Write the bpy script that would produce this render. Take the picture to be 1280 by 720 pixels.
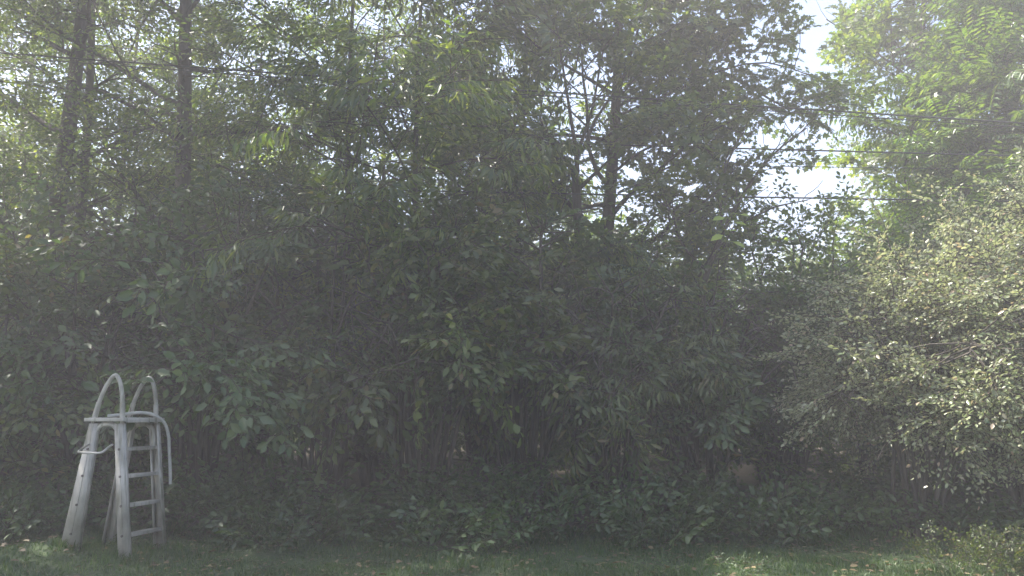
import bpy, math, random
import numpy as np
from mathutils import Vector

# ------------------------------------------------------------------ clearing
for o in list(bpy.data.objects):
    bpy.data.objects.remove(o, do_unlink=True)
scene = bpy.context.scene
col = scene.collection
R = math.radians

# ------------------------------------------------------------------ camera
CAM_Z = 1.40
PITCH = math.atan(0.162)
cam_d = bpy.data.cameras.new('camera')
cam_d.sensor_width = 36.0
cam_d.lens = 28.1
cam_d.clip_start = 0.05
cam_d.clip_end = 2000.0
cam = bpy.data.objects.new('camera', cam_d)
cam.location = (0, 0, CAM_Z)
cam.rotation_euler = (math.pi/2 + PITCH, 0, 0)
col.objects.link(cam)
scene.camera = cam

# ------------------------------------------------------------------ sky + sun
SUN_EL = R(57)
SUN_AZ = R(-66)          # measured from +Y (the view direction) towards +X: the sun stands high to the left, a little ahead
world = bpy.data.worlds.new('World')
scene.world = world
world.use_nodes = True
wn = world.node_tree.nodes; wl = world.node_tree.links
for n in list(wn): wn.remove(n)
wo = wn.new('ShaderNodeOutputWorld'); wb = wn.new('ShaderNodeBackground')
sky = wn.new('ShaderNodeTexSky'); sky.sky_type = 'NISHITA'
sky.sun_disc = False
sky.sun_elevation = SUN_EL
sky.sun_rotation = SUN_AZ
sky.air_density = 1.0; sky.dust_density = 2.2; sky.ozone_density = 1.6
wb.inputs['Strength'].default_value = 0.12
wl.new(sky.outputs[0], wb.inputs[0]); wl.new(wb.outputs[0], wo.inputs[0])

sd = bpy.data.lights.new('sun', 'SUN')
sd.energy = 5.0
sd.angle = R(0.5)
sd.color = (1.0, 0.95, 0.86)
sun = bpy.data.objects.new('sun', sd)
sv = Vector((math.sin(SUN_AZ)*math.cos(SUN_EL), math.cos(SUN_AZ)*math.cos(SUN_EL), math.sin(SUN_EL)))
sun.rotation_euler = sv.to_track_quat('Z', 'Y').to_euler()
sun.location = (0, 0, 40)
col.objects.link(sun)

# ------------------------------------------------------------------ render look
scene.view_settings.view_transform = 'Standard'
scene.view_settings.look = 'None'
scene.view_settings.exposure = 1.68
scene.view_settings.gamma = 1.0
scene.render.engine = 'CYCLES'
scene.cycles.use_denoising = True
scene.cycles.max_bounces = 7
scene.cycles.diffuse_bounces = 3
scene.cycles.glossy_bounces = 2
scene.cycles.transmission_bounces = 4
scene.cycles.volume_bounces = 1
scene.cycles.sample_clamp_indirect = 4.0
scene.cycles.use_adaptive_sampling = True
scene.cycles.adaptive_threshold = 0.02

# ------------------------------------------------------------------ helpers
def at(px, py, Y):
    """World point at horizontal distance Y on the line of sight of photo position (px, py)."""
    dx = px - 640.0; dy = 360.0 - py; f = 1000.0
    c, s = math.cos(PITCH), math.sin(PITCH)
    d = np.array([dx, f*c - dy*s, f*s + dy*c])
    return np.array([0, 0, CAM_Z]) + d*(Y/d[1])

def tag(o, label=None, cat=None, group=None, kind=None):
    if label: o['label'] = label
    if cat: o['category'] = cat
    if group: o['group'] = group
    if kind: o['kind'] = kind
    return o

def empty(name, loc):
    o = bpy.data.objects.new(name, None)
    o.location = [float(v) for v in loc]; o.empty_display_size = 0.2
    col.objects.link(o)
    return o

class Geo:
    def __init__(s): s.v = []; s.f = []; s.n = 0
    def add(s, v, f, m=0):
        s.v.append(np.asarray(v, float)); s.f.append((np.asarray(f, np.int64) + s.n, m)); s.n += len(v)
    def mesh(s, name, mats, origin=(0, 0, 0), smooth=False):
        me = bpy.data.meshes.new(name)
        V = np.concatenate(s.v) - np.asarray(origin, float)
        me.vertices.add(len(V)); me.vertices.foreach_set('co', V.astype(np.float32).ravel())
        loops = np.concatenate([f.ravel() for f, m in s.f])
        tot = np.concatenate([np.full(len(f), f.shape[1]) for f, m in s.f])
        mi = np.concatenate([np.full(len(f), m) for f, m in s.f])
        me.loops.add(len(loops)); me.loops.foreach_set('vertex_index', loops.astype(np.int32))
        me.polygons.add(len(tot))
        st = np.concatenate([[0], np.cumsum(tot)[:-1]])
        me.polygons.foreach_set('loop_start', st.astype(np.int32))
        me.polygons.foreach_set('material_index', mi.astype(np.int32))
        if smooth: me.polygons.foreach_set('use_smooth', np.ones(len(tot), bool))
        for m in mats: me.materials.append(m)
        me.update(calc_edges=True)
        return me
    def obj(s, name, mats, parent=None, origin=(0, 0, 0), smooth=False, kind=None):
        if not isinstance(mats, (list, tuple)): mats = [mats]
        o = bpy.data.objects.new(name, s.mesh(name, mats, origin, smooth))
        if parent is None: o.location = origin
        else: o.parent = parent
        if kind: o['kind'] = kind
        col.objects.link(o)
        return o

def norm(a): 
    a = np.asarray(a, float)
    return a/np.maximum(np.linalg.norm(a, axis=-1, keepdims=True), 1e-9)

def tube(g, pts, rad, sides=6, m=0, cap=True, flat=1.0):
    pts = np.asarray(pts, float); n = len(pts)
    rad = np.broadcast_to(np.asarray(rad, float), (n,))
    T = norm(np.gradient(pts, axis=0))
    ref = np.array([0.0, 0, 1.0]) if abs(T[0][2]) < 0.9 else np.array([1.0, 0, 0])
    u = norm(np.cross(T[0], ref))
    U = [u]
    for i in range(1, n):
        u = u - T[i]*np.dot(u, T[i]); u = u/max(np.linalg.norm(u), 1e-9); U.append(u)
    U = np.array(U); W = np.cross(T, U)
    a = np.arange(sides)*2*math.pi/sides
    V = pts[:, None, :] + rad[:, None, None]*(np.cos(a)[None, :, None]*U[:, None, :] + flat*np.sin(a)[None, :, None]*W[:, None, :])
    i = np.arange(n-1)[:, None]*sides; j = np.arange(sides)[None, :]; j2 = (j+1) % sides
    F = np.stack([i+j, i+j2, i+sides+j2, i+sides+j], -1).reshape(-1, 4)
    g.add(V.reshape(-1, 3), F, m)
    if cap:
        V0 = V[0]; V1 = V[-1]
        g.add(V0, [list(range(sides))[::-1]], m); g.add(V1, [list(range(sides))], m)

def box(g, o, ax, ay, az, m=0):
    """box at corner-centre o with half-vectors ax, ay, az"""
    o, ax, ay, az = [np.asarray(v, float) for v in (o, ax, ay, az)]
    V = [o+sx*ax+sy*ay+sz*az for sz in (-1, 1) for sy in (-1, 1) for sx in (-1, 1)]
    F = [(0, 2, 3, 1), (4, 5, 7, 6), (0, 1, 5, 4), (2, 6, 7, 3), (0, 4, 6, 2), (1, 3, 7, 5)]
    g.add(V, F, m)

def smooth_path(P, n):
    """Catmull-Rom through the points P"""
    P = np.asarray(P, float); Q = np.vstack([2*P[0]-P[1], P, 2*P[-1]-P[-2]])
    out = []
    segs = len(P)-1
    for k in np.linspace(0, segs-1e-6, n):
        i = int(k); t = k-i
        a, b, c, d = Q[i], Q[i+1], Q[i+2], Q[i+3]
        out.append(0.5*((2*b)+(-a+c)*t+(2*a-5*b+4*c-d)*t*t+(-a+3*b-3*c+d)*t**3))
    return np.array(out)

# ------------------------------------------------------------------ materials
def nodes(name):
    m = bpy.data.materials.new(name); m.use_nodes = True
    nt = m.node_tree
    for n in list(nt.nodes): nt.nodes.remove(n)
    out = nt.nodes.new('ShaderNodeOutputMaterial')
    return m, nt, out

def ramp(nt, cols):
    r = nt.nodes.new('ShaderNodeValToRGB')
    e = r.color_ramp.elements
    while len(e) < len(cols): e.new(0.5)
    for i, (p, c) in enumerate(cols):
        e[i].position = p; e[i].color = (*c, 1)
    return r

def leaf_mat(name, cols, trans=0.42, rough=0.34, back=None, tcol=1.5, spec=0.75, tint=(1.15, 1.25, .45)):
    m, nt, out = nodes(name)
    L = nt.links
    geo = nt.nodes.new('ShaderNodeNewGeometry')
    r = ramp(nt, cols); L.new(geo.outputs['Random Per Island'], r.inputs[0])
    tc = nt.nodes.new('ShaderNodeTexCoord')
    nz = nt.nodes.new('ShaderNodeTexNoise'); nz.inputs['Scale'].default_value = 0.55; nz.inputs['Detail'].default_value = 2
    L.new(tc.outputs['Object'], nz.inputs['Vector'])
    mr = nt.nodes.new('ShaderNodeMapRange'); mr.inputs[1].default_value = 0.35; mr.inputs[2].default_value = 0.65
    mr.inputs[3].default_value = 0.72; mr.inputs[4].default_value = 1.25
    L.new(nz.outputs[0], mr.inputs[0])
    mul = nt.nodes.new('ShaderNodeVectorMath'); mul.operation = 'SCALE'
    L.new(r.outputs[0], mul.inputs[0]); L.new(mr.outputs[0], mul.inputs['Scale'])
    c_out = mul.outputs[0]
    if back:
        mx = nt.nodes.new('ShaderNodeMix'); mx.data_type = 'RGBA'
        L.new(geo.outputs['Backfacing'], mx.inputs[0]); L.new(c_out, mx.inputs[6]); mx.inputs[7].default_value = (*back, 1)
        c_out = mx.outputs[2]
    p = nt.nodes.new('ShaderNodeBsdfPrincipled')
    p.inputs['Roughness'].default_value = rough
    p.inputs['Specular IOR Level'].default_value = spec
    L.new(c_out, p.inputs['Base Color'])
    tr = nt.nodes.new('ShaderNodeBsdfTranslucent')
    m2 = nt.nodes.new('ShaderNodeVectorMath'); m2.operation = 'MULTIPLY'
    m2.inputs[1].default_value = tuple(tcol*v for v in tint)
    L.new(mul.outputs[0], m2.inputs[0]); L.new(m2.outputs[0], tr.inputs['Color'])
    mix = nt.nodes.new('ShaderNodeMixShader'); mix.inputs[0].default_value = trans
    L.new(p.outputs[0], mix.inputs[1]); L.new(tr.outputs[0], mix.inputs[2])
    L.new(mix.outputs[0], out.inputs[0])
    return m

def bark_mat(name, a, b, sc=6.0):
    m, nt, out = nodes(name); L = nt.links
    tc = nt.nodes.new('ShaderNodeTexCoord'); mp = nt.nodes.new('ShaderNodeMapping')
    mp.inputs['Scale'].default_value = (sc*3, sc*3, sc*0.5)
    L.new(tc.outputs['Object'], mp.inputs[0])
    nz = nt.nodes.new('ShaderNodeTexNoise'); nz.inputs['Scale'].default_value = 1.0; nz.inputs['Detail'].default_value = 6
    L.new(mp.outputs[0], nz.inputs['Vector'])
    r = ramp(nt, [(0.3, a), (0.7, b)]); L.new(nz.outputs[0], r.inputs[0])
    p = nt.nodes.new('ShaderNodeBsdfPrincipled'); p.inputs['Roughness'].default_value = 0.9
    L.new(r.outputs[0], p.inputs['Base Color'])
    bp = nt.nodes.new('ShaderNodeBump'); bp.inputs['Strength'].default_value = 0.8; bp.inputs['Distance'].default_value = 0.03
    L.new(nz.outputs[0], bp.inputs['Height']); L.new(bp.outputs[0], p.inputs['Normal'])
    L.new(p.outputs[0], out.inputs[0])
    return m

def plain_mat(name, a, b, rough=0.5, scale=8.0, bump=0.1, metal=0.0, detail=6):
    m, nt, out = nodes(name); L = nt.links
    tc = nt.nodes.new('ShaderNodeTexCoord')
    nz = nt.nodes.new('ShaderNodeTexNoise'); nz.inputs['Scale'].default_value = scale; nz.inputs['Detail'].default_value = detail
    L.new(tc.outputs['Object'], nz.inputs['Vector'])
    r = ramp(nt, [(0.32, a), (0.62, b)]); L.new(nz.outputs[0], r.inputs[0])
    p = nt.nodes.new('ShaderNodeBsdfPrincipled'); p.inputs['Roughness'].default_value = rough
    p.inputs['Metallic'].default_value = metal
    L.new(r.outputs[0], p.inputs['Base Color'])
    bp = nt.nodes.new('ShaderNodeBump'); bp.inputs['Strength'].default_value = bump; bp.inputs['Distance'].default_value = 0.01
    L.new(nz.outputs[0], bp.inputs['Height']); L.new(bp.outputs[0], p.inputs['Normal'])
    L.new(p.outputs[0], out.inputs[0])
    return m

M_oak = leaf_mat('broad_leaf_green', [(0.0, (.04, .07, .022)), (0.5, (.065, .105, .03)), (0.8, (.10, .14, .035)), (1.0, (.15, .18, .05))], tcol=2.2, tint=(1.3, 1.25, .32))  # brighter leaves at the top of the ramp stand in for sunlit ones
M_lance = leaf_mat('narrow_leaf_green', [(0.0, (.045, .08, .022)), (0.6, (.08, .125, .035)), (1.0, (.16, .19, .06))], trans=0.45, tcol=2.1, tint=(1.3, 1.25, .32))
M_vivid = leaf_mat('fresh_leaf_green', [(0.0, (.05, .11, .022)), (0.6, (.085, .16, .032)), (1.0, (.12, .18, .045))], trans=0.45, tcol=1.5, tint=(1.35, 1.15, .35))
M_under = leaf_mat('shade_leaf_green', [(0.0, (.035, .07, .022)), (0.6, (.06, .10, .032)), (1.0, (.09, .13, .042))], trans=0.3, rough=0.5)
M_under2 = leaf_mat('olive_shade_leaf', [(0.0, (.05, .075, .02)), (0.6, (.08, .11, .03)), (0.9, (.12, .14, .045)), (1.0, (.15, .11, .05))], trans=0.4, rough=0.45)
M_silver = leaf_mat('silvery_leaf', [(0.0, (.13, .18, .07)), (0.5, (.27, .31, .16)), (0.88, (.44, .45, .31)), (1.0, (.42, .29, .21))],
                    trans=0.38, rough=0.33, back=(.34, .36, .24), tcol=1.1, spec=0.8, tint=(1.1, 1.1, .75))
M_far = leaf_mat('sunny_leaf_green', [(0.0, (.06, .10, .025)), (0.6, (.10, .15, .035)), (1.0, (.15, .19, .04))], trans=0.52, tcol=1.9, tint=(1.25, 1.25, .3))  # raised yellow-green puts sunlight into the leaf colour
M_yellow = leaf_mat('yellow_green_leaf', [(0.0, (.22, .30, .04)), (1.0, (.30, .38, .06))], trans=0.5, tcol=1.3)
M_bark = bark_mat('rough_grey_bark', (.035, .028, .022), (.10, .085, .07))
M_twig = bark_mat('twig_bark', (.04, .03, .022), (.09, .07, .05))
M_grass = leaf_mat('grass_blade_green', [(0.0, (.03, .065, .015)), (0.6, (.05, .10, .02)), (0.93, (.08, .12, .03)), (1.0, (.16, .14, .07))], trans=0.3, rough=0.5)

# ------------------------------------------------------------------ ground
def gz(x, y):
    x = np.asarray(x, float); y = np.asarray(y, float)
    z = 0.05*np.sin(x*0.8+1.3)*np.sin(y*0.55+.4) + 0.02*np.sin(x*2.3)*np.cos(y*1.9)
    z = z*np.clip((y-7.2)/2.5, 0, 1)
    z = z + 0.16*np.exp(-(((x+4.75)/.55)**2+((y-8.25)/.6)**2))
    z = z + 0.25*np.clip((y-11)/8, 0, 1) + 0.6*np.clip((y-25)/40, 0, 1)
    return z

def make_ground():
    xs = np.unique(np.concatenate([np.linspace(-12, 12, 121), np.linspace(-120, 120, 61)]))
    ys = np.unique(np.concatenate([np.linspace(4, 20, 81), np.linspace(-60, 140, 51)]))
    X, Y = np.meshgrid(xs, ys)
    V = np.stack([X, Y, gz(X, Y)], -1).reshape(-1, 3)
    nx = len(xs); i = np.arange(len(ys)-1)[:, None]*nx; j = np.arange(nx-1)[None, :]
    F = np.stack([i+j, i+j+1, i+j+1+nx, i+j+nx], -1).reshape(-1, 4)
    g = Geo(); g.add(V, F)
    m, nt, out = nodes('lawn_and_leaf_litter'); L = nt.links
    tc = nt.nodes.new('ShaderNodeTexCoord')
    n1 = nt.nodes.new('ShaderNodeTexNoise'); n1.inputs['Scale'].default_value = 14; n1.inputs['Detail'].default_value = 8
    n2 = nt.nodes.new('ShaderNodeTexNoise'); n2.inputs['Scale'].default_value = 0.7; n2.inputs['Detail'].default_value = 4
    L.new(tc.outputs['Object'], n1.inputs['Vector']); L.new(tc.outputs['Object'], n2.inputs['Vector'])
    r1 = ramp(nt, [(0.3, (.03, .05, .016)), (0.7, (.06, .09, .03))]); L.new(n1.outputs[0], r1.inputs[0])
    r2 = ramp(nt, [(0.3, (.045, .035, .022)), (0.7, (.09, .07, .045))]); L.new(n1.outputs[0], r2.inputs[0])
    sp = nt.nodes.new('ShaderNodeSeparateXYZ'); L.new(tc.outputs['Object'], sp.inputs[0])
    ad = nt.nodes.new('ShaderNodeMath'); ad.operation = 'MULTIPLY_ADD'; ad.inputs[1].default_value = 3.0
    L.new(n2.outputs[0], ad.inputs[0]); L.new(sp.outputs[1], ad.inputs[2])
    mr = nt.nodes.new('ShaderNodeMapRange'); mr.inputs[1].default_value = 10.6; mr.inputs[2].default_value = 12.2
    L.new(ad.outputs[0], mr.inputs[0])
    mx = nt.nodes.new('ShaderNodeMix'); mx.data_type = 'RGBA'
    L.new(mr.outputs[0], mx.inputs[0]); L.new(r1.outputs[0], mx.inputs[6]); L.new(r2.outputs[0], mx.inputs[7])
    p = nt.nodes.new('ShaderNodeBsdfPrincipled'); p.inputs['Roughness'].default_value = 0.95
    L.new(mx.outputs[2], p.inputs['Base Color'])
    bp = nt.nodes.new('ShaderNodeBump'); bp.inputs['Strength'].default_value = 0.6; bp.inputs['Distance'].default_value = 0.03
    L.new(n1.outputs[0], bp.inputs['Height']); L.new(bp.outputs[0], p.inputs['Normal'])
    L.new(p.outputs[0], out.inputs[0])
    o = g.obj('ground', m, kind='structure', smooth=True)
make_ground()

# ------------------------------------------------------------------ foliage kit
LEAF = {}
def _leaf(kind):
    if kind == 'oval':      # folded, 4 triangles
        v = [(0, 0, 0), (.25, .38, .07), (.20, .72, .05), (0, 1, -.06), (-.20, .72, .05), (-.25, .38, .07)]
        f = [(0, 1, 2), (0, 2, 3), (0, 3, 4), (0, 4, 5)]
    elif kind == 'lance':
        v = [(0, 0, 0), (.13, .4, .03), (0, 1, -.14), (-.13, .4, .03)]
        f = [(0, 1, 2), (0, 2, 3)]
    elif kind == 'lobed':   # three lobes, reads as maple or oak in outline
        v = [(0, 0, 0), (.42, .16, .03), (.22, .42, .04), (.50, .66, 0), (.17, .70, .03), (0, 1.05, -.05),
             (-.17, .70, .03), (-.50, .66, 0), (-.22, .42, .04), (-.42, .16, .03)]
        f = [(0, 1, 2), (0, 2, 4), (2, 3, 4), (0, 4, 5), (0, 5, 6), (0, 6, 8), (6, 7, 8), (0, 8, 9)]
    elif kind == 'quad':
        v = [(0, 0, 0), (.30, .5, .05), (0, 1, -.05), (-.30, .5, .05)]
        f = [(0, 1, 2), (0, 2, 3)]
    return np.array(v, float), np.array(f)
for k in ('oval', 'lance', 'lobed', 'quad'): LEAF[k] = _leaf(k)

def frame(d, up, roll=0.0):
    y = norm(d); x = norm(np.cross(y, up)); z = np.cross(x, y)
    if np.any(roll):
        c, s = np.cos(roll), np.sin(roll)
        if np.ndim(c): c = c[..., None]; s = s[..., None]
        x, z = c*x+s*z, -s*x+c*z
    return np.stack([x, y, z], -1)      # columns

def spray(kind, leaf, length, ntw, nlf, hang, rng, twr=.0035, roll_sd=.5):
    """one leafy twig along +Y: a main twig, side twiglets and the leaves on them"""
    LV, LF = LEAF[kind]
    g = Geo()
    main = np.array([[0, t*length, -0.12*length*t*t + .03*length*math.sin(t*6)] for t in np.linspace(0, 1, 4)])
    tw = [main]
    for i in range(ntw):
        t = (i+.7)/(ntw+.3); p0 = np.array([np.interp(t, [0, .333, .667, 1], main[:, k]) for k in range(3)])
        a = (1 if i % 2 else -1)*rng.uniform(.6, 1.0)
        d = norm([math.sin(a), math.cos(a), rng.uniform(-.35, .3)])
        ll = length*rng.uniform(.35, .6)*(1.15-.6*t)
        tw.append(np.array([p0, p0+d*ll*.5, p0+d*ll+np.array([0, 0, -.1*ll])]))
    for k, path in enumerate(tw):
        tube(g, path, np.linspace(twr*(1.5 if k == 0 else 1), twr*.6, len(path)), 3, 1, cap=False)
        n = nlf if k else nlf+1
        for i in range(n):
            t = (i+.6)/n if k else .35+.65*(i+.5)/n
            seg = t*(len(path)-1); a = min(int(seg), len(path)-2); fr = seg-a
            p = path[a]*(1-fr)+path[a+1]*fr; td = norm(path[a+1]-path[a])
            side = 1 if (i+k) % 2 else -1
            lat = norm(np.cross(td, [0, 0, 1]))*side
            d = td*rng.uniform(.25, .9)+lat*rng.uniform(.5, 1.0)+np.array([0, 0, -hang+rng.uniform(-.3, .3)])
            if i == n-1: d = td+np.array([0, 0, -hang*.8])
            M = frame(norm(d), np.array([rng.normal(0, .25), rng.normal(0, .25), 1.0]), rng.normal(0, roll_sd))
            s = leaf*rng.uniform(.65, 1.2)
            st = p+norm(d)*leaf*.12
            g.add((LV*s)@M.T+st, LF, 0)
    return bake(g)

def pinnate(leaf, length, npair, rng):
    """one compound frond: a rachis with paired drooping leaflets; three fronds to a spray"""
    LV, LF = LEAF['lance']; LV = LV*np.array([1.25, 1, 1])
    g = Geo()
    for fr in range(4):
        a0 = [-.8, -.1, .7, .25][fr]; st = np.array([0, fr*.1*length, 0])
        t = np.linspace(0, 1, 5); L = length*rng.uniform(.75, 1.1)
        pth = st+np.stack([math.sin(a0)*t*L, math.cos(a0)*t*L, .22*L*t-.42*L*t*t+(.1*L*t if fr == 3 else 0)], -1)
        tube(g, pth, np.linspace(.004, .002, 5), 3, 1, cap=False)
        for i in range(npair):
            tt = .18+.8*(i+.5)/npair; seg = tt*4; a = min(int(seg), 3); p = pth[a]*(1-seg+a)+pth[a+1]*(seg-a)
            td = norm(pth[a+1]-pth[a]); lat = norm(np.cross(td, [0, 0, 1]))
            for sd_ in (-1, 1):
                d = lat*sd_+td*.45+np.array([0, 0, -.35+rng.uniform(-.1, .1)])
                M = frame(norm(d), np.array([0, 0, 1.0]), rng.normal(0, .25))
                g.add((LV*leaf*rng.uniform(.8, 1.1)*(1-.25*abs(tt-.5)))@M.T+p, LF, 0)
    return bake(g)

def bake(g):
    V = np.concatenate(g.v); T = {}
    for f, m in g.f: T.setdefault((f.shape[1], m), []).append(f)
    return V, [(np.concatenate(a), m) for (k, m), a in T.items()]

def noise3(p, sc, ph):
    """cheap smooth 3-D noise, about -1..1"""
    q = np.asarray(p)*sc+ph
    a = np.sin(q[:, 0]*1.7+1.3*np.sin(q[:, 1]*1.1+ph))+np.sin(q[:, 1]*1.9+1.2*np.sin(q[:, 2]*1.3))+np.sin(q[:, 2]*2.1+1.4*np.sin(q[:, 0]*.9))
    b = np.sin(q[:, 0]*4.1+q[:, 2]*2.3)+np.sin(q[:, 1]*3.7-q[:, 2]*3.1)
    return a/3+b*.22

def openings(p):
    """share of the twigs kept: crowns are thin or absent where the woods open to the sky"""
    a = p[:, 0]/p[:, 1]; e = (p[:, 2]-CAM_Z)/p[:, 1]
    k = np.ones(len(p))
    def blob(a0, a1, e0, e1, v):
        k[(a > a0) & (a < a1) & (e > e0) & (e < e1)] *= v
    k0 = .395-.10*np.abs(e-.40)
    core = (a > .288+.08*np.clip((e-.42)/.1, 0, 1)) & (a < .415+.03*np.clip((e-.45)/.08, 0, 1)) & (e > .235)
    k[core] *= .17
    k[(a > .355+.04*np.sin(e*40)) & (a < .465) & (e > .51)] = 0.0
    bough = (a > .27) & (a < .43) & (e > .395+.02*np.sin(a*60)) & (e < .485)
    k[bough] = .62
    blob(.385, .41, .20, .34, .35)
    blob(.045, .115, .295, .385, .12)
    blob(.07, .12, .40, .50, .4)
    return k

def scatter(g, temps, pos, dirs, scale, rng, rollsd=.45, upn=.35, thin=.2):
    """place transformed copies of the spray templates"""
    if thin is not None:
        keep = (noise3(pos, 1.25, 2.0) > -thin-.1*rng.uniform(0, 1, len(pos))) & (rng.uniform(0, 1, len(pos)) < openings(pos))
        pos = pos[keep]; dirs = dirs[keep]
    n = len(pos)
    if n == 0: return
    which = rng.integers(0, len(temps), n)
    up = np.stack([rng.normal(0, upn, n), rng.normal(0, upn, n), np.ones(n)], -1)
    M = frame(dirs, up, rng.normal(0, rollsd, n))
    sc = np.broadcast_to(scale, (n,))*rng.uniform(.75, 1.25, n)
    for k in range(len(temps)):
        idx = np.nonzero(which == k)[0]
        if not len(idx): continue
        V, FS = temps[k]
        W = np.einsum('nij,vj->nvi', M[idx]*sc[idx][:, None, None], V)+pos[idx][:, None, :]
        off = (np.arange(len(idx))*len(V))[:, None, None]
        base = g.n
        g.v.append(W.reshape(-1, 3)); g.n += len(idx)*len(V)
        for F, m in FS:
            g.f.append(((F[None]+off).reshape(-1, F.shape[1])+base, m))

rng0 = np.random.default_rng(5)
SP = {
 'oak':   [spray('lobed', .125, .62, 5, 4, .15, rng0) for _ in range(6)],
 'oval':  [spray('oval', .088, .60, 6, 5, .2, rng0) for _ in range(6)],
 'lance': [spray('lance', .17, .60, 5, 4, .95, rng0, roll_sd=.35) for _ in range(6)],
 'under': [spray('oval', .118, .68, 5, 5, .35, rng0) for _ in range(6)],
 'small': [spray('oval', .062, .50, 6, 5, .1, rng0, roll_sd=.9) for _ in range(6)],
 'far':   [spray('quad', .17, .95, 5, 4, .2, rng0) for _ in range(5)],
 'pinn':  [pinnate(.12, .62, 7, rng0) for _ in range(4)],
}

def walk(p, d, L, n, rng, wob, grav):
    pts = [np.array(p, float)]; d = norm(d); st = L/n
    for i in range(n):
        d = norm(d+rng.normal(0, wob, 3)+np.array([0, 0, grav]))
        pts.append(pts[-1]+d*st)
    return np.array(pts)

def lerp_path(P, t):
    s = t*(len(P)-1); a = min(int(s), len(P)-2); f = s-a
    return P[a]*(1-f)+P[a+1]*f, norm(P[a+1]-P[a])

def branch_out(gb, gl, P, r0, sub_n, sub_len, kind, rng, dens, t0=.2, sc=1.0, flat=.5, thin=.2):
    """secondary branches off the limb P with sprays along them"""
    pos, dr = [], []
    for k in range(sub_n):
        t = t0+(1-t0)*(k+rng.uniform(.2, .9))/sub_n
        p, d = lerp_path(P, min(t, .999))
        side = 1 if k % 2 else -1
        lat = norm(np.cross(d, [0, 0, 1])+1e-6)*side
        dd = norm(d*rng.uniform(.4, .9)+lat*rng.uniform(.6, 1.1)+np.array([0, 0, rng.normal(.05, flat*.6)]))
        L = sub_len*rng.uniform(.65, 1.2)*(1.15-.5*t)
        Q = walk(p, dd, L, 4, rng, .16, -.02)
        tube(gb, Q, np.linspace(r0*(1-.6*t)*.45+.004, .005, 5), 4, 0, cap=False)
        ns = max(2, int(round(L*dens)))
        for j in range(ns):
            q, e = lerp_path(Q, min(.12+.88*(j+rng.uniform(0, 1))/ns, .999))
            pos.append(q)
            dr.append(e*.7+norm(np.cross(e, [0, 0, 1])+1e-6)*(1 if j % 2 else -1)*rng.uniform(.1, 1.1)+rng.normal(0, .3, 3)+np.array([0, 0, -.05]))
        pos.append(Q[-1]); dr.append(Q[-1]-Q[-2])
    pos.append(P[-1]); dr.append(P[-1]-P[-2])
    scatter(gl, SP[kind], np.array(pos), norm(np.array(dr)), sc, rng, thin=thin)

def tree(name, label, X, Y, H, cr, r0, zmin, n, kind, mat, seed, lean=(0, 0), dens=5.0, thin=.2, group=None, cat='tree',
         sc=1.0, sub=7, prune=None, up=(.15, .7), az_ok=None, profile=None, extra=None):
    rng = np.random.default_rng(seed)
    base = np.array([X, Y, float(gz(X, Y))-.05])
    root = empty(name, base); tag(root, label, cat, group)
    gb, gl = Geo(), Geo()
    ts = np.linspace(0, 1, 12)
    T = base+np.stack([lean[0]*ts+.12*np.sin(ts*5+seed), lean[1]*ts+.1*np.cos(ts*4+seed), ts*H], -1)
    T[0] = base
    rad = r0*(1-.78*ts)*np.where(ts < .05, 1.35, 1)
    tube(gb, T, rad, 10)
    for k in range(n):
        t = zmin+(1-zmin)*((k+rng.uniform(0, .8))/n)
        p, d = lerp_path(T, min(t, .995))
        az = k*2.39996+rng.uniform(-.5, .5)
        el = rng.uniform(*up)*(.6+.9*t)
        u = (t-zmin)/(1-zmin)
        pr = profile(u) if profile else (.55+.45*math.sin(math.pi*min(1, u*1.05+.12)))*(1-.45*u*u)
        L = cr*pr*rng.uniform(.7, 1.15)
        dd = [math.cos(az)*math.cos(el), math.sin(az)*math.cos(el), math.sin(el)]
        if az_ok and not az_ok(math.cos(az), math.sin(az), p): L *= .3
        P = walk(p, dd, L, 7, rng, .11, -.015)
        if prune is not None and prune(P[-1]): continue
        rr = r0*(1-.78*t)*.42
        tube(gb, P, np.linspace(rr, .012, 8), 6)
        branch_out(gb, gl, P, rr, sub, L*.45+.15, kind, rng, dens, sc=sc, thin=thin)
    if extra: extra(gb, gl, T, rng)
    gb.obj('trunk', M_bark, root, base, smooth=True)
    c = gl.obj('crown', [mat, M_twig], root, base, kind='stuff')
    return root

def shrub(name, label, X, Y, H, W, n, kind, mat, seed, dens=5.5, group=None, cat='shrub', sc=1.0, sub=6, lean=(0, 0), spread=1.0, zlow=.15, thin=.0, drop=.5):
    rng = np.random.default_rng(seed)
    base = np.array([X, Y, float(gz(X, Y))-.03])
    root = empty(name, base); tag(root, label, cat, group)
    gb, gl = Geo(), Geo()
    for k in range(n):
        az = k*2.39996+rng.uniform(-.4, .4); q = math.sqrt((k+.5)/n)*spread
        tip = base+np.array([math.cos(az)*W*q+lean[0], math.sin(az)*W*q*.8+lean[1], H*(1.02-drop*q*q)*rng.uniform(.85, 1.1)])
        b = base+np.array([math.cos(az), math.sin(az), 0])*rng.uniform(.02, .22)
        mid = b*.5+tip*.5+np.array([0, 0, H*.16])-np.array([math.cos(az), math.sin(az), 0])*W*q*.12
        P = smooth_path([b, b*.7+mid*.3+rng.normal(0, .04, 3), mid+rng.normal(0, .08, 3), tip, tip+(tip-mid)*.22+np.array([0, 0, -.3])*q], 10)
        P[0][2] = base[2]
        rr = .022+.006*H
        tube(gb, P, np.linspace(rr, .007, 10), 5)
        branch_out(gb, gl, P, rr, sub, .32*math.hypot(H*.6, W)+.2, kind, rng, dens, t0=zlow, sc=sc, thin=thin)
    gb.obj('stem', M_bark, root, base, smooth=True)
    gl.obj('foliage', [mat, M_twig], root, base, kind='stuff')
    return root

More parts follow.
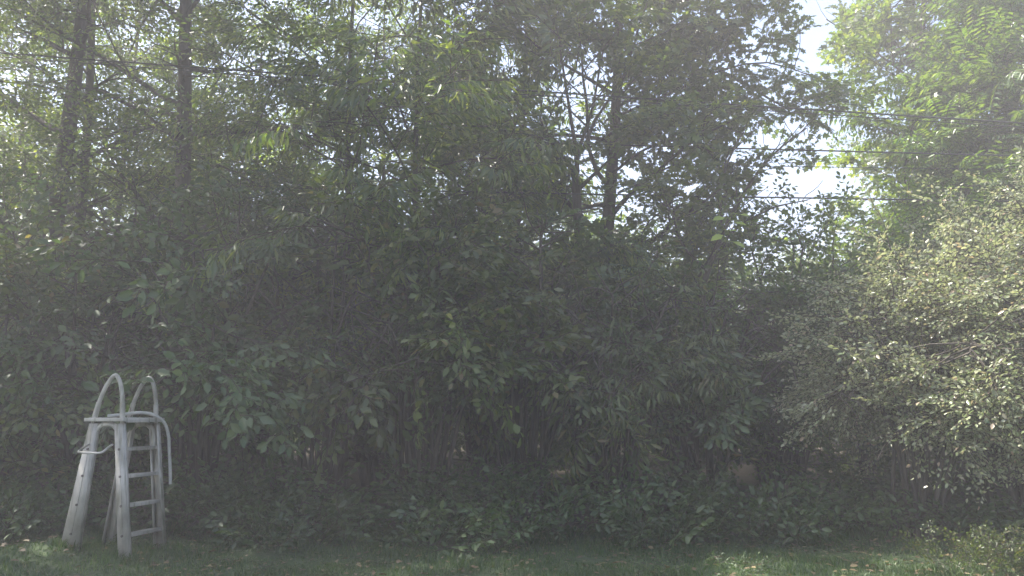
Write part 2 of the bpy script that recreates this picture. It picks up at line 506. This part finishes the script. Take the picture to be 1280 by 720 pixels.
def copy_tree(src, loc, rz, scl, label=None, group=None):
    r = src.copy(); col.objects.link(r); r.location = loc; r.rotation_euler = (0, 0, rz); r.scale = (scl, scl, scl)
    if label: r['label'] = label
    if group: r['group'] = group
    for ch in list(src.children):
        c = ch.copy(); col.objects.link(c); c.parent = r
    return r

# ------------------------------------------------------------------ the woods: front row of trees
def X_(px, Y): return (px-640.0)/1013.0*Y      # for things seen low in the view
def XT(px, Y): return float(at(px, 110, Y)[0])       # for trunks and crowns seen high in the view

# keep the sky gap on the right open: no limb ends inside this wedge of space
def in_gap(p):
    a = p[0]/p[1]
    return .29 < a < .42 and p[2] > 3.4+.1*(p[1]-10)

tree('broadleaf_tree', 'tall tree with a thick straight dark trunk, nearest the left edge of the woods', XT(76, 13), 13.0, 14.5, 3.9, .19, .12, 28, 'oval', M_oak, 11, thin=.08, az_ok=lambda c, s_, p: not (s_ < -.2 and abs(c) < .75), lean=(.15, 0), prune=in_gap)
tree('broadleaf_tree', 'slimmer tree growing just right of the thick leftmost trunk', XT(106, 14.2), 14.2, 14, 3.4, .12, .18, 24, 'oval', M_oak, 12, thin=.08, az_ok=lambda c, s_, p: not (s_ < -.2 and abs(c) < .75), lean=(-.1, .1))
tree('broadleaf_tree', 'tall tree with a thick straight bare trunk rising behind the white pool ladder', XT(233, 12.6), 12.6, 14.5, 3.8, .17, .16, 28, 'oval', M_oak, 13, thin=.08, az_ok=lambda c, s_, p: not (s_ < -.2 and abs(c) < .75), lean=(-.1, 0))
tree('broadleaf_tree', 'slender tree between the ladder tree and the middle of the woods', XT(440, 14.2), 14.2, 13, 3.6, .075, .16, 32, 'oval', M_oak, 14, thin=.1, lean=(.1, .1))
tree('cherry_tree', 'tree with narrow drooping leaves in the top centre of the woods', XT(540, 12.8), 12.8, 11.2, 3.3, .065, .16, 36, 'lance', M_lance, 15, thin=.1, lean=(-.2, -.6), dens=5.5, sc=1.25)
tree('cherry_tree', 'narrow-leaved tree just left of the forked tree', XT(652, 14.6), 14.6, 11.2, 3.2, .08, .14, 24, 'lance', M_lance, 16, lean=(0, 0), dens=5.5, sc=1.1)
tree('oak_tree', 'big tree with lobed leaves on a dark slightly leaning trunk beside the sky gap', XT(742, 14), 14.0, 12.2, 3.4, .17, .24, 26, 'oak', M_oak, 17, lean=(.55, 0), dens=5.0, prune=in_gap,
     extra=lambda gb, gl, T, rng: [(tube(gb, Q, np.linspace(.032, .008, 9), 5), branch_out(gb, gl, Q, .022, 11, 1.0, 'oak', rng, 5.2, t0=.15, thin=1.2)) for Q in
        [smooth_path([at(x, y, 13.8-.25*i) for i, (x, y) in enumerate(l)], 9) for l in
         ([(760, 150), (830, 120), (900, 88), (960, 78), (1015, 95)], [(762, 90), (820, 60), (880, 35), (940, 8)], [(756, 190), (800, 150), (850, 120), (895, 110)],
          [(752, 230), (800, 190), (850, 175), (890, 190)], [(764, 60), (810, 25), (850, 5), (900, -30)], [(900, 88), (940, 110), (985, 135), (1010, 128)], [(890, 190), (910, 235), (920, 270)])]])

tree('broadleaf_tree', 'unseen tall leafy tree added left of the frame to shade the ladder', -10.2, 10.3, 12.5, 3.6, .17, .25, 26, 'oval', M_oak, 19)  # unseen tree, added to throw shade on the ladder
tree('broadleaf_tree', 'unseen broad tree added outside the view on the left to shade the lawn', -7.6, 8.4, 16, 4.8, .22, .45, 40, 'oval', M_oak, 20, up=(.1, .5), thin=.25)  # unseen crown, added and placed to keep the lawn dark

# the forked tree: bare fork silhouetted on the sky
def forked_tree():
    rng = np.random.default_rng(71); Y = 13.4
    base = at(722, 560, Y); base[2] = float(gz(base[0], base[1]))-.05
    root = empty('forked_tree', base); tag(root, 'small tree whose trunk forks into thin bare limbs against a bright patch of sky', 'tree')
    gb, gl = Geo(), Geo()
    P = smooth_path([base, at(728, 420, Y), at(724, 300, Y), at(720, 232, Y)], 12)
    tube(gb, P, np.linspace(.11, .075, 12), 8)
    limbs = [[(720, 234), (712, 205), (697, 190), (684, 168), (672, 140)], [(720, 234), (722, 195), (730, 168), (741, 135), (748, 95), (756, 50)],
             [(722, 215), (719, 180), (714, 150), (708, 110), (700, 60), (694, 15)], [(726, 190), (733, 178), (744, 150), (770, 112), (790, 90)],
             [(714, 208), (698, 200), (682, 186), (660, 178)], [(720, 240), (738, 222), (756, 205), (774, 186)]]
    for k, l in enumerate(limbs):
        Q = smooth_path([at(x, y, Y+(-.5+.25*k)*(i/len(l))) for i, (x, y) in enumerate(l)], 9)
        tube(gb, Q, np.linspace(.045, .012, 9), 5)
        branch_out(gb, gl, Q, .03, 5, .8, 'oak', rng, 3.6, t0=.5)
    gb.obj('trunk', M_bark, root, base, smooth=True)
    gl.obj('crown', [M_oak, M_twig], root, base, kind='stuff')
forked_tree()

# right-hand trees stand farther back, behind the wires
tree('maple_tree', 'grey-green tree with lacy spreading limbs right of the sky gap', XT(1135, 17), 17.0, 12.6, 4.2, .13, .10, 48, 'oak', M_oak, 21, thin=.6, lean=(.5, -.3), dens=4.6, sc=1.0, prune=lambda p: .28 < p[0]/p[1] < .41)
tree('locust_tree', 'vivid green tree with long compound leaves at the right edge', XT(1262, 14.6), 14.6, 8.6, 3.3, .14, .08, 44, 'pinn', M_vivid, 22, thin=.5, dens=4.8, sc=1.25, prune=lambda p: p[0]/p[1] < .47)
tree('locust_tree', 'bright green sapling with compound leaves below the wires and left of the vivid tree', XT(1175, 14.8), 14.8, 5.6, 2.0, .1, .08, 30, 'pinn', M_vivid, 23, thin=.5, dens=4.4, sc=1.0, prune=lambda p: p[0]/p[1] < .43)
tree('broadleaf_tree', 'pale green young tree low in the sky gap', XT(1010, 22), 22.0, 5.6, 2.2, .1, .12, 20, 'oval', M_far, 24, dens=4.0, sc=1.1)

# thin twiggy tree reaching into the gap
def twiggy():
    rng = np.random.default_rng(31); Y = 12.6
    base = at(868, 560, Y); base[2] = float(gz(base[0], base[1]))-.05
    root = empty('young_tree', base); tag(root, 'thin twiggy young tree leaning right into the sky gap', 'tree')
    gb, gl = Geo(), Geo()
    P = smooth_path([base, at(870, 430, Y), at(888, 330, Y), at(925, 250, Y), at(965, 195, Y), at(1008, 160, Y)], 16)
    tube(gb, P, np.linspace(.06, .012, 16), 6)
    branch_out(gb, gl, P, .03, 12, 1.1, 'oval', rng, 3.0, t0=.35)
    for pts in ([(880, 350), (905, 300), (960, 262), (1010, 250)], [(905, 290), (900, 240), (915, 190), (930, 165)], [(885, 340), (850, 300), (840, 250)]):
        Q = smooth_path([at(x, y, Y-.3) for x, y in pts], 8)
        tube(gb, Q, np.linspace(.03, .008, 8), 5)
        branch_out(gb, gl, Q, .02, 6, .8, 'oval', rng, 3.6, t0=.2)
    Q = smooth_path([at(874, 345, Y), at(886, 325, Y-1.0), at(900, 296, Y-2.1), at(914, 276, Y-2.5)], 8)
    tube(gb, Q, np.linspace(.022, .006, 8), 5)
    gb.obj('trunk', M_bark, root, base, smooth=True)
    gl.obj('crown', [M_far, M_twig], root, base, kind='stuff')
    # a few large leaves, their sunlit yellow-green put into the colour
    V, F = LEAF['oval']
    for k, (x, y, s, a) in enumerate([(906, 272, .19, -.9), (919, 278, .15, 1.2), (904, 294, .2, -1.6), (916, 302, .18, 1.9), (911, 288, .13, .2), (925, 268, .13, 1.0)]):
        g = Geo(); M = frame(norm(np.array([math.sin(a)*.8, -.25, -.35+.3*math.cos(a)])), np.array([.2, -.8, .7]))
        q = at(x, y, Y-2.45)
        g.add((V*s)@M.T+q, F)
        tube(g, [q-np.array([.05, -.06, -.03]), q], [.004, .003], 3)
        g.obj('leaf', M_yellow, root, base)
twiggy()

# ------------------------------------------------------------------ trees deeper in the woods
G2 = 'trees deeper in the shaded woods'
proto = tree('background_tree', 'half-hidden shaded tree behind the thick leftmost trunk', XT(30, 19), 19.0, 13.5, 3.8, .10, .10, 26, 'oval', M_oak, 41, thin=.5, dens=2.8, sc=1.2, sub=6, group=G2)
for i, (px, Y, rz, s) in enumerate([(165, 18, 1.1, .95), (330, 19.5, 2.3, .9), (480, 18.2, 4.0, .85), (620, 20, 5.1, .8)]):
    x = XT(px, Y); copy_tree(proto, (x, Y, float(gz(x, Y))-.05), rz, s, label=['half-hidden tree in the shade between the two leftmost trunks and the ladder tree', 'half-hidden shaded tree just right of the ladder tree', 'half-hidden shaded tree behind the slender tree and the narrow-leaved one', 'half-hidden shaded tree behind the two narrow-leaved trees'][i])
G3 = 'sunlit trees far behind the woods'
proto = tree('sunlit_tree', 'sunlit yellow-green tree far behind the shaded trunks', XT(20, 22), 22.0, 9.0, 3.6, .2, .08, 24, 'far', M_far, 42, dens=2.3, sc=1.1, sub=6, group=G3)
for i, (px, Y, rz, s) in enumerate([(165, 23, 1.0, .9), (290, 22, 2.0, .95), (430, 25, 3.0, .85), (590, 26, 4.0, .8), (760, 25, 5.0, .72), (880, 25, 5.9, .66), (1180, 27, .7, .8), (1290, 24, 1.9, .9), (-90, 22, 3.3, 1.0)]):
    x = X_(px, Y); copy_tree(proto, (x, Y, float(gz(x, Y))-.05), rz, s)

# ------------------------------------------------------------------ understory shrubs
U = [ # px, Y, height, width, label
 (-30, 10.9, 3.4, 1.5, 'dark leafy shrub at the left edge of the lawn'),
 (110, 11.3, 3.6, 1.6, 'dark shrub directly behind the white pool ladder'),
 (255, 10.9, 3.9, 1.7, 'big shrub arching right of the pool ladder'),
 (400, 11.4, 4.1, 1.7, 'broad shaded shrub one place right of the arching shrub'),
 (530, 11.0, 3.6, 1.6, 'shaded shrub under the narrow-leaved tree, left of centre'),
 (655, 11.5, 3.7, 1.6, 'shaded shrub below the forked tree'),
 (770, 11.2, 3.3, 1.5, 'shaded shrub below the big lobed-leaf tree'),
 (880, 11.6, 3.2, 1.3, 'dark shrub below the thin twiggy tree'),
]
for i, (px, Y, H, W, lb) in enumerate(U):
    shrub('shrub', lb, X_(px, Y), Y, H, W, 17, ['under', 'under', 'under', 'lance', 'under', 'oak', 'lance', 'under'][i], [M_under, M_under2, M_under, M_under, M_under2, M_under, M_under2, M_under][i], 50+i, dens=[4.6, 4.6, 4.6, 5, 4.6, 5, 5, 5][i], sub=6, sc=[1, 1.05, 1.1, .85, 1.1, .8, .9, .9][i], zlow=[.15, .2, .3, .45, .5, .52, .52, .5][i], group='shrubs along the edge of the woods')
shrub('shrub', 'light green bush low between the twiggy tree and the silvery bush', X_(985, 13), 13.0, 4.1, 1.4, 18, 'oval', M_vivid, 65, dens=5, thin=.4)  # vivid leaf colour stands in for sun that is blocked here
proto = shrub('thicket_shrub', 'tall shrub deep in the thicket behind the front shrubs', X_(20, 14.5), 14.5, 4.6, 2.2, 18, 'far', M_under, 66, dens=3.6, sc=.9, group='shrubs deep in the thicket')
for i, (px, Y, rz, s) in enumerate([(170, 15.5, 1, .95), (320, 14.8, 2, 1.0), (470, 15.6, 3, 1.0), (600, 15.8, 4, .95), (730, 16, 5, .9), (850, 15.2, .5, .85), (960, 16, 1.7, .8), (1090, 15, 2.6, .85), (1220, 14.6, 3.9, .95), (1340, 14, 5, .95),
                                   (80, 21, 2.4, 1.2), (260, 22, .4, 1.25), (440, 22, 1.9, 1.25), (620, 22, 3.0, 1.2), (790, 22, 4.4, 1.15), (930, 21, 5.5, .95), (1090, 23, .9, 1.05), (1260, 22, 2.1, 1.1)]):
    x = X_(px, Y); copy_tree(proto, (x, Y, float(gz(x, Y))-.05), rz, s, *(('large shrub far back under the trees, behind the thicket shrubs', 'shrubs far back under the trees') if Y > 20 else ()))

# ------------------------------------------------------------------ the silvery bush on the right
shrub('silvery_bush', 'large pale silvery-leaved bush catching the sun at the right', 6.0, 9.75, 3.0, 1.95, 34, 'small', M_silver, 81, drop=.3, dens=8, sub=9, sc=.86, thin=.3, lean=(0, -.2), zlow=.74, cat='bush')
shrub('silvery_bush', 'smaller silvery bush whose sunlit branch droops towards the lawn', 4.75, 9.6, 2.4, 1.0, 22, 'small', M_silver, 82, drop=.42, dens=8, sub=9, sc=.86, thin=.3, lean=(-.05, -.3), zlow=.68, cat='bush')

# ------------------------------------------------------------------ far wood, weeds and grass (stuff)
def far_wood():
    rng = np.random.default_rng(91); g = Geo()
    n = 5200
    x = rng.uniform(-46, 46, n); y = rng.uniform(33, 44, n)
    top = 7.0+1.6*np.sin(x*.35+1)+1.2*np.sin(x*.9)
    top = np.where((x/y > .27) & (x/y < .45), 5.2, top)
    z = rng.uniform(0, 1, n)**.8*top+.5
    th = rng.uniform(0, 6.28, n)
    d = np.stack([np.cos(th), np.sin(th), rng.uniform(-.4, .4, n)], -1)
    scatter(g, SP['far'], np.stack([x, y, z], -1), norm(d), 2.2, rng, thin=None)
    o = g.obj('distant_wood', [M_far, M_twig], kind='stuff')
    tag(o, 'mass of far trees closing the view low behind the woods', 'woodland', kind='stuff')
far_wood()

def weeds():
    rng = np.random.default_rng(92); g = Geo()
    n = 1700
    x = rng.uniform(-9, 9, n); y = 11.3-2.5*rng.uniform(0, 1, n)**1.3+.3*np.sin(x*1.3)+.25*np.sin(x*3.1)
    ok = ~((x < -2.8) & (x > -5.4) & (y < 9.4)); x, y = x[ok], y[ok]; n = len(x)
    h = rng.uniform(0, .5, n)*np.clip((y-8.9)/1.5, .08, 1)
    th = rng.uniform(0, 6.28, n)
    d = np.stack([np.cos(th)*.7, np.sin(th)*.7, rng.uniform(.2, 1.2, n)], -1)
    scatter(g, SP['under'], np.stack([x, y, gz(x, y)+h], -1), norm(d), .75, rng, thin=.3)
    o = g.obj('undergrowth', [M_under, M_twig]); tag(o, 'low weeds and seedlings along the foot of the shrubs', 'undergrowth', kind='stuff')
    # a small patch of sunlit weeds, lower right
    g = Geo(); n = 130
    x = rng.normal(4.7, .5, n); y = rng.normal(7.4, .22, n)
    h = np.abs(rng.normal(0, .12, n)); th = rng.uniform(0, 6.28, n)
    d = np.stack([np.cos(th)*.5, np.sin(th)*.5, rng.uniform(.4, 1.2, n)], -1)
    scatter(g, SP['small'], np.stack([x, y, gz(x, y)+h], -1), norm(d), .5, rng, thin=None)
    o = g.obj('lawn_weeds', [M_under2, M_twig]); tag(o, 'small-leaved weeds catching the sun on the lawn, lower right', 'weeds', kind='stuff')
weeds()

def grass():
    rng = np.random.default_rng(93); n = 110000
    x = rng.uniform(-8, 8, n); y = 6.2+4.4*rng.uniform(0, 1, n)**1.1
    h = rng.uniform(.03, .085, n)*(.75+.45*np.sin(x*2.1+np.sin(y*3))*np.sin(y*2.7+1)+.25*np.sin(x*5.3)*np.sin(y*6.1))*(1+.9*np.clip((y-9)/1.5, 0, 1))
    a = rng.uniform(0, 6.28, n); b = rng.normal(0, .35, (n, 2)); w = .0035+.002*rng.uniform(0, 1, n)
    for fx, fy in ((-3.78, 8.1), (-4.41, 8.27), (-3.64, 8.64), (-4.27, 8.8)):   # longer uncut blades round the ladder's feet
        k = rng.choice(n, 160, replace=False); r_ = rng.uniform(.05, .2, 160); t_ = rng.uniform(0, 6.28, 160)
        x[k] = fx+r_*np.cos(t_); y[k] = fy+r_*np.sin(t_); h[k] = rng.uniform(.05, .12, 160); w[k] *= 1.3
    p = np.stack([x, y, gz(x, y)-.005], -1)
    u = np.stack([np.cos(a)*w, np.sin(a)*w, 0*a], -1)
    mid = p+np.stack([b[:, 0]*h*.4, b[:, 1]*h*.4, h*.6], -1)
    tip = p+np.stack([b[:, 0]*h*1.3, b[:, 1]*h*1.3, h], -1)
    V = np.stack([p-u, p+u, mid+u*.7, mid-u*.7, tip], 1).reshape(-1, 3)
    k = np.arange(n)[:, None]*5
    g = Geo(); g.add(V, np.concatenate([k+np.array([[0, 1, 2]]), k+np.array([[0, 2, 3]]), k+np.array([[3, 2, 4]])]))
    o = g.obj('lawn_grass', M_grass); tag(o, 'short shaded lawn grass in front of the woods', 'grass', kind='stuff')
grass()

def litter():
    rng = np.random.default_rng(94); n = 2600
    x = rng.uniform(-7, 7, n); y = 6.6+5*rng.uniform(0, 1, n)**.7
    V, F = LEAF['oval']; a = rng.uniform(0, 6.28, n)
    M = frame(np.stack([np.cos(a), np.sin(a), rng.normal(0, .15, n)], -1), np.stack([rng.normal(0, .3, n), rng.normal(0, .3, n), np.ones(n)], -1))
    W = np.einsum('nij,vj->nvi', M*rng.uniform(.05, .09, n)[:, None, None], V)+np.stack([x, y, gz(x, y)+rng.uniform(.015, .05, n)], -1)[:, None]
    g = Geo(); g.add(W.reshape(-1, 3), (F[None]+(np.arange(n)*len(V))[:, None, None]).reshape(-1, 3))
    m = leaf_mat('dead_leaf_brown', [(0, (.09, .06, .03)), (.6, (.15, .10, .05)), (1, (.22, .18, .08))], trans=.15, rough=.6)
    o = g.obj('fallen_leaves', m); tag(o, 'fallen brown leaves scattered over the lawn edge', 'leaves', kind='stuff')
    g = Geo(); n = 420
    x = rng.uniform(-6.5, 6, n); y = rng.uniform(6.9, 10, n); ok = np.sin(x*1.7+2)*np.sin(y*2.3) > .1; x, y = x[ok], y[ok]; n = len(x)
    th = rng.uniform(0, 6.28, n); d = norm(np.stack([np.cos(th), np.sin(th), rng.uniform(.1, .5, n)], -1))
    scatter(g, SP['small'], np.stack([x, y, gz(x, y)+.03], -1), d, .42, rng, thin=None)
    o = g.obj('broadleaf_weeds', [M_under, M_twig]); tag(o, 'flat broad-leaved weeds in patches through the lawn grass', 'weeds', kind='stuff')
litter()

# ------------------------------------------------------------------ the pool ladder
M_plastic = plain_mat('weathered_white_plastic', (.20, .19, .16), (.45, .43, .39), rough=.45, scale=4, bump=.15)
def stain(m):
    nt = m.node_tree; L = nt.links; p = nt.nodes['Principled BSDF']; src = p.inputs['Base Color'].links[0].from_socket
    tc = nt.nodes.new('ShaderNodeTexCoord'); mp = nt.nodes.new('ShaderNodeMapping'); mp.inputs['Scale'].default_value = (22, 22, 2.2)
    L.new(tc.outputs['Object'], mp.inputs[0])
    nz = nt.nodes.new('ShaderNodeTexNoise'); nz.inputs['Scale'].default_value = 1; nz.inputs['Detail'].default_value = 7
    L.new(mp.outputs[0], nz.inputs['Vector'])
    r = ramp(nt, [(.52, (0, 0, 0)), (.68, (.75, .75, .75))]); L.new(nz.outputs[0], r.inputs[0])
    mx = nt.nodes.new('ShaderNodeMix'); mx.data_type = 'RGBA'
    L.new(r.outputs[0], mx.inputs[0]); L.new(src, mx.inputs[6]); mx.inputs[7].default_value = (.13, .135, .085, 1)
    L.new(mx.outputs[2], p.inputs['Base Color'])
stain(M_plastic)
M_bolt = plain_mat('rusty_dark_bolt', (.06, .05, .045), (.12, .10, .09), rough=.6, scale=30)
M_hose = plain_mat('grey_vinyl_hose', (.30, .30, .28), (.42, .42, .39), rough=.4, scale=12)

def ladder():
    N = np.array([-3.78, 8.10, 0.0]); S = norm(np.array([-.966, .25, 0])); Rr = norm(np.array([.25, .966, 0])); Zv = np.array([0, 0, 1.0])
    W = .56
    def pt(s, r, z): return N+S*s+Rr*r+Zv*z
    root = empty('pool_ladder', pt(.3, W/2, 0)); tag(root, 'white A-frame swimming pool ladder with two arched handrails standing on the lawn', 'ladder')
    org = np.array(root.location)
    TOP = 1.36
    def leg(sb, st, wb, wt, r, side):
        """C-channel leg: a web with two flanges, tapered"""
        zb = float(gz(*pt(sb, r, 0)[:2]))-.02
        g = Geo(); t = .012; fl = .05*side
        n = 7
        for k in range(n): pass
        def strip(a0, a1, b0, b1, r0, r1):
            V = [pt(a0, r0, zb), pt(a1, r0, zb), pt(a1, r1, zb), pt(a0, r1, zb), pt(b0, r0, TOP-.02), pt(b1, r0, TOP-.02), pt(b1, r1, TOP-.02), pt(b0, r1, TOP-.02)]
            g.add(V, [(0, 3, 2, 1), (4, 5, 6, 7), (0, 1, 5, 4), (1, 2, 6, 5), (2, 3, 7, 6), (3, 0, 4, 7)])
        strip(sb-wb/2, sb+wb/2, st-wt/2, st+wt/2, r, r+t*side)                                   # web
        strip(sb-wb/2, sb-wb/2+t, st-wt/2, st-wt/2+t, r+(t+.0005)*side, r+fl)                              # flanges
        strip(sb+wb/2-t, sb+wb/2, st+wt/2-t, st+wt/2, r+(t+.0005)*side, r+fl)
        # moulded rib down the middle of the web
        strip(sb-.006, sb+.006, st-.006, st+.006, r-.004*side, r-.0005*side)
        o = g.obj('leg', M_plastic, root, org)
        for z in (.254, .537, .82, 1.086):
            u = (z-zb)/(TOP-zb); s = sb+(st-sb)*u
            gb = Geo(); tube(gb, [pt(s, r-.012*side, z), pt(s, r-.0045*side, z)], .013, 8)
            b = gb.obj('bolt', M_bolt, o, org)
        return o
    for r, side in ((0, 1), (W, -1)):
        leg(0, .18, .125, .10, r, side)
        leg(.655, .48, .215 if r == 0 else .13, .105, r, side)
        # arched panel joining the two legs under the platform
        g = Geo()
        arc = [(.40, 1.10), (.375, 1.24), (.30, 1.318), (.225, 1.33), (.15, 1.318), (.085, 1.24), (.07, 1.10)]
        P = smooth_path([pt(s, r+.026*side, z) for s, z in [(a_+.10, b_) for a_, b_ in arc]], 20)
        tube(g, P, .027, 8, flat=1.0)
        g.obj('arch_brace', M_plastic, root, org, smooth=True)
        g = Geo()
        hr = [(.415, TOP-.02), (.40, 1.44), (.345, 1.60), (.285, 1.73), (.20, 1.825), (.14, 1.775), (.10, 1.66), (.075, 1.50), (.065, TOP-.02)]
        P = smooth_path([pt(s, r+.03*side, z) for s, z in [(a_+.095, b_) for a_, b_ in hr]], 36)
        tube(g, P, .021, 10)
        h = g.obj('handrail', M_plastic, root, org, smooth=True)
        for s0, z0, s1, z1 in ((.405, TOP+.02, .365, 1.55), (.067, TOP+.02, .08, 1.54)):
            g = Geo(); tube(g, [pt(s0+.095, r+.03*side, z0), pt(s1+.095, r+.03*side, z1)], .026, 10)
            g.obj('sleeve', M_plastic, h, org, smooth=True)
    g = Geo()
    c = pt(.335, W/2, TOP+.018)
    box(g, c, S*.235, Rr*(W/2+.03), Zv*.017)
    for k in range(7):
        box(g, c+S*(-.195+.065*k)+Zv*.020, S*.012, Rr*(W/2), Zv*.003)
    box(g, c-S*.2365-Zv*.008, S*.0015, Rr*(W/2), Zv*.02)
    p = g.obj('platform', M_plastic, root, org)
    bv = p.modifiers.new('bevel', 'BEVEL'); bv.width = .004; bv.segments = 2
    for z in (.254, .537, .82, 1.086):
        u = z/TOP; s = .18*u
        g = Geo(); box(g, pt(s, W/2, z), S*.045, Rr*(W/2-.013), Zv*.016)
        for q in (-.03, -.01, .01, .03): box(g, pt(s+q, W/2, z+.0175), S*.004, Rr*(W/2-.02), Zv*.0012)
        b = g.obj('rung', M_plastic, root, org)
        bv = b.modifiers.new('bevel', 'BEVEL'); bv.width = .008; bv.segments = 2; bv.limit_method = 'ANGLE'
    # bent white strap hanging off the near side
    g = Geo()
    def ppx(x, y, Y): return at(x, y, Y+.32)
    P = smooth_path([ppx(111, 555, 7.92), ppx(104, 560, 7.78), ppx(97.5, 565, 7.66), ppx(112, 566, 7.6), ppx(126, 566, 7.55), ppx(134, 560, 7.62), ppx(140, 556, 7.76)], 26)
    tube(g, P, .011, 6)
    g.obj('strap', M_plastic, root, org, smooth=True)
    # the hose over the platform: a thing of its own
    g = Geo()
    P = smooth_path([pt(.42, .12, TOP+.055), pt(.34, .24, TOP+.07), pt(.24, .36, TOP+.09), pt(.15, .46, TOP+.07), pt(.075, .55, TOP-.01), pt(.045, .60, TOP-.16), pt(.04, .62, 1.05), pt(.02, .63, .85), pt(.01, .635, .70)], 40)
    tube(g, P, .017, 8)
    o = g.obj('hose', M_hose, None, org, smooth=True)
    tag(o, 'short grey hose draped over the ladder platform and hanging down by the far leg', 'hose')
ladder()

# ------------------------------------------------------------------ overhead wires
M_wire = plain_mat('black_cable', (.02, .02, .02), (.035, .035, .035), rough=.5, scale=20)
def wire(x0, y0, Y0, x1, y1, Y1, r, label, sag=.25):
    a = at(x0, y0, Y0); b = at(x1, y1, Y1); d = b-a
    A = a-d*1.0; B = b+d*1.0
    t = np.linspace(0, 1, 60)[:, None]
    P = A+(B-A)*t; P[:, 2] += sag*((2*t[:, 0]-1)**2*2-1)*.5+sag*.4
    g = Geo(); tube(g, P, r, 5)
    o = g.obj('overhead_wire', M_wire, smooth=True); tag(o, label, 'wire', 'overhead wires')
wire(0, 66, 12.0, 1280, 154, 12.3, .015, 'thick upper overhead wire crossing the sky gap and the right-hand trees')
wire(0, 71, 12.1, 1280, 159, 12.4, .009, 'thin wire running just under the thick upper overhead wire')
wire(0, 156, 14.6, 1280, 195, 12.2, .014, 'middle overhead wire crossing the sky gap')
wire(0, 190, 14.8, 1280, 212, 12.3, .006, 'very thin wire between the middle and the lowest overhead wire')
wire(0, 226, 14.5, 1280, 252, 12.2, .014, 'lowest overhead wire crossing the bottom of the sky gap')

# ------------------------------------------------------------------ haze added to stand in for veiling lens glare
def haze():
    g = Geo(); box(g, (0, 40, 8.2), (125, 0, 0), (0, 105, 0), (0, 0, 9.8))
    m, nt, out = nodes('glare_haze')
    v = nt.nodes.new('ShaderNodeVolumePrincipled')
    v.inputs['Color'].default_value = (.97, .915, .945, 1)
    v.inputs['Density'].default_value = 0.0092
    v.inputs['Anisotropy'].default_value = 0.35
    nt.links.new(v.outputs[0], out.inputs['Volume'])
    o = g.obj('haze', m); tag(o, 'thin pale haze added over the lawn and woods in place of lens glare', 'haze', kind='stuff')
haze()
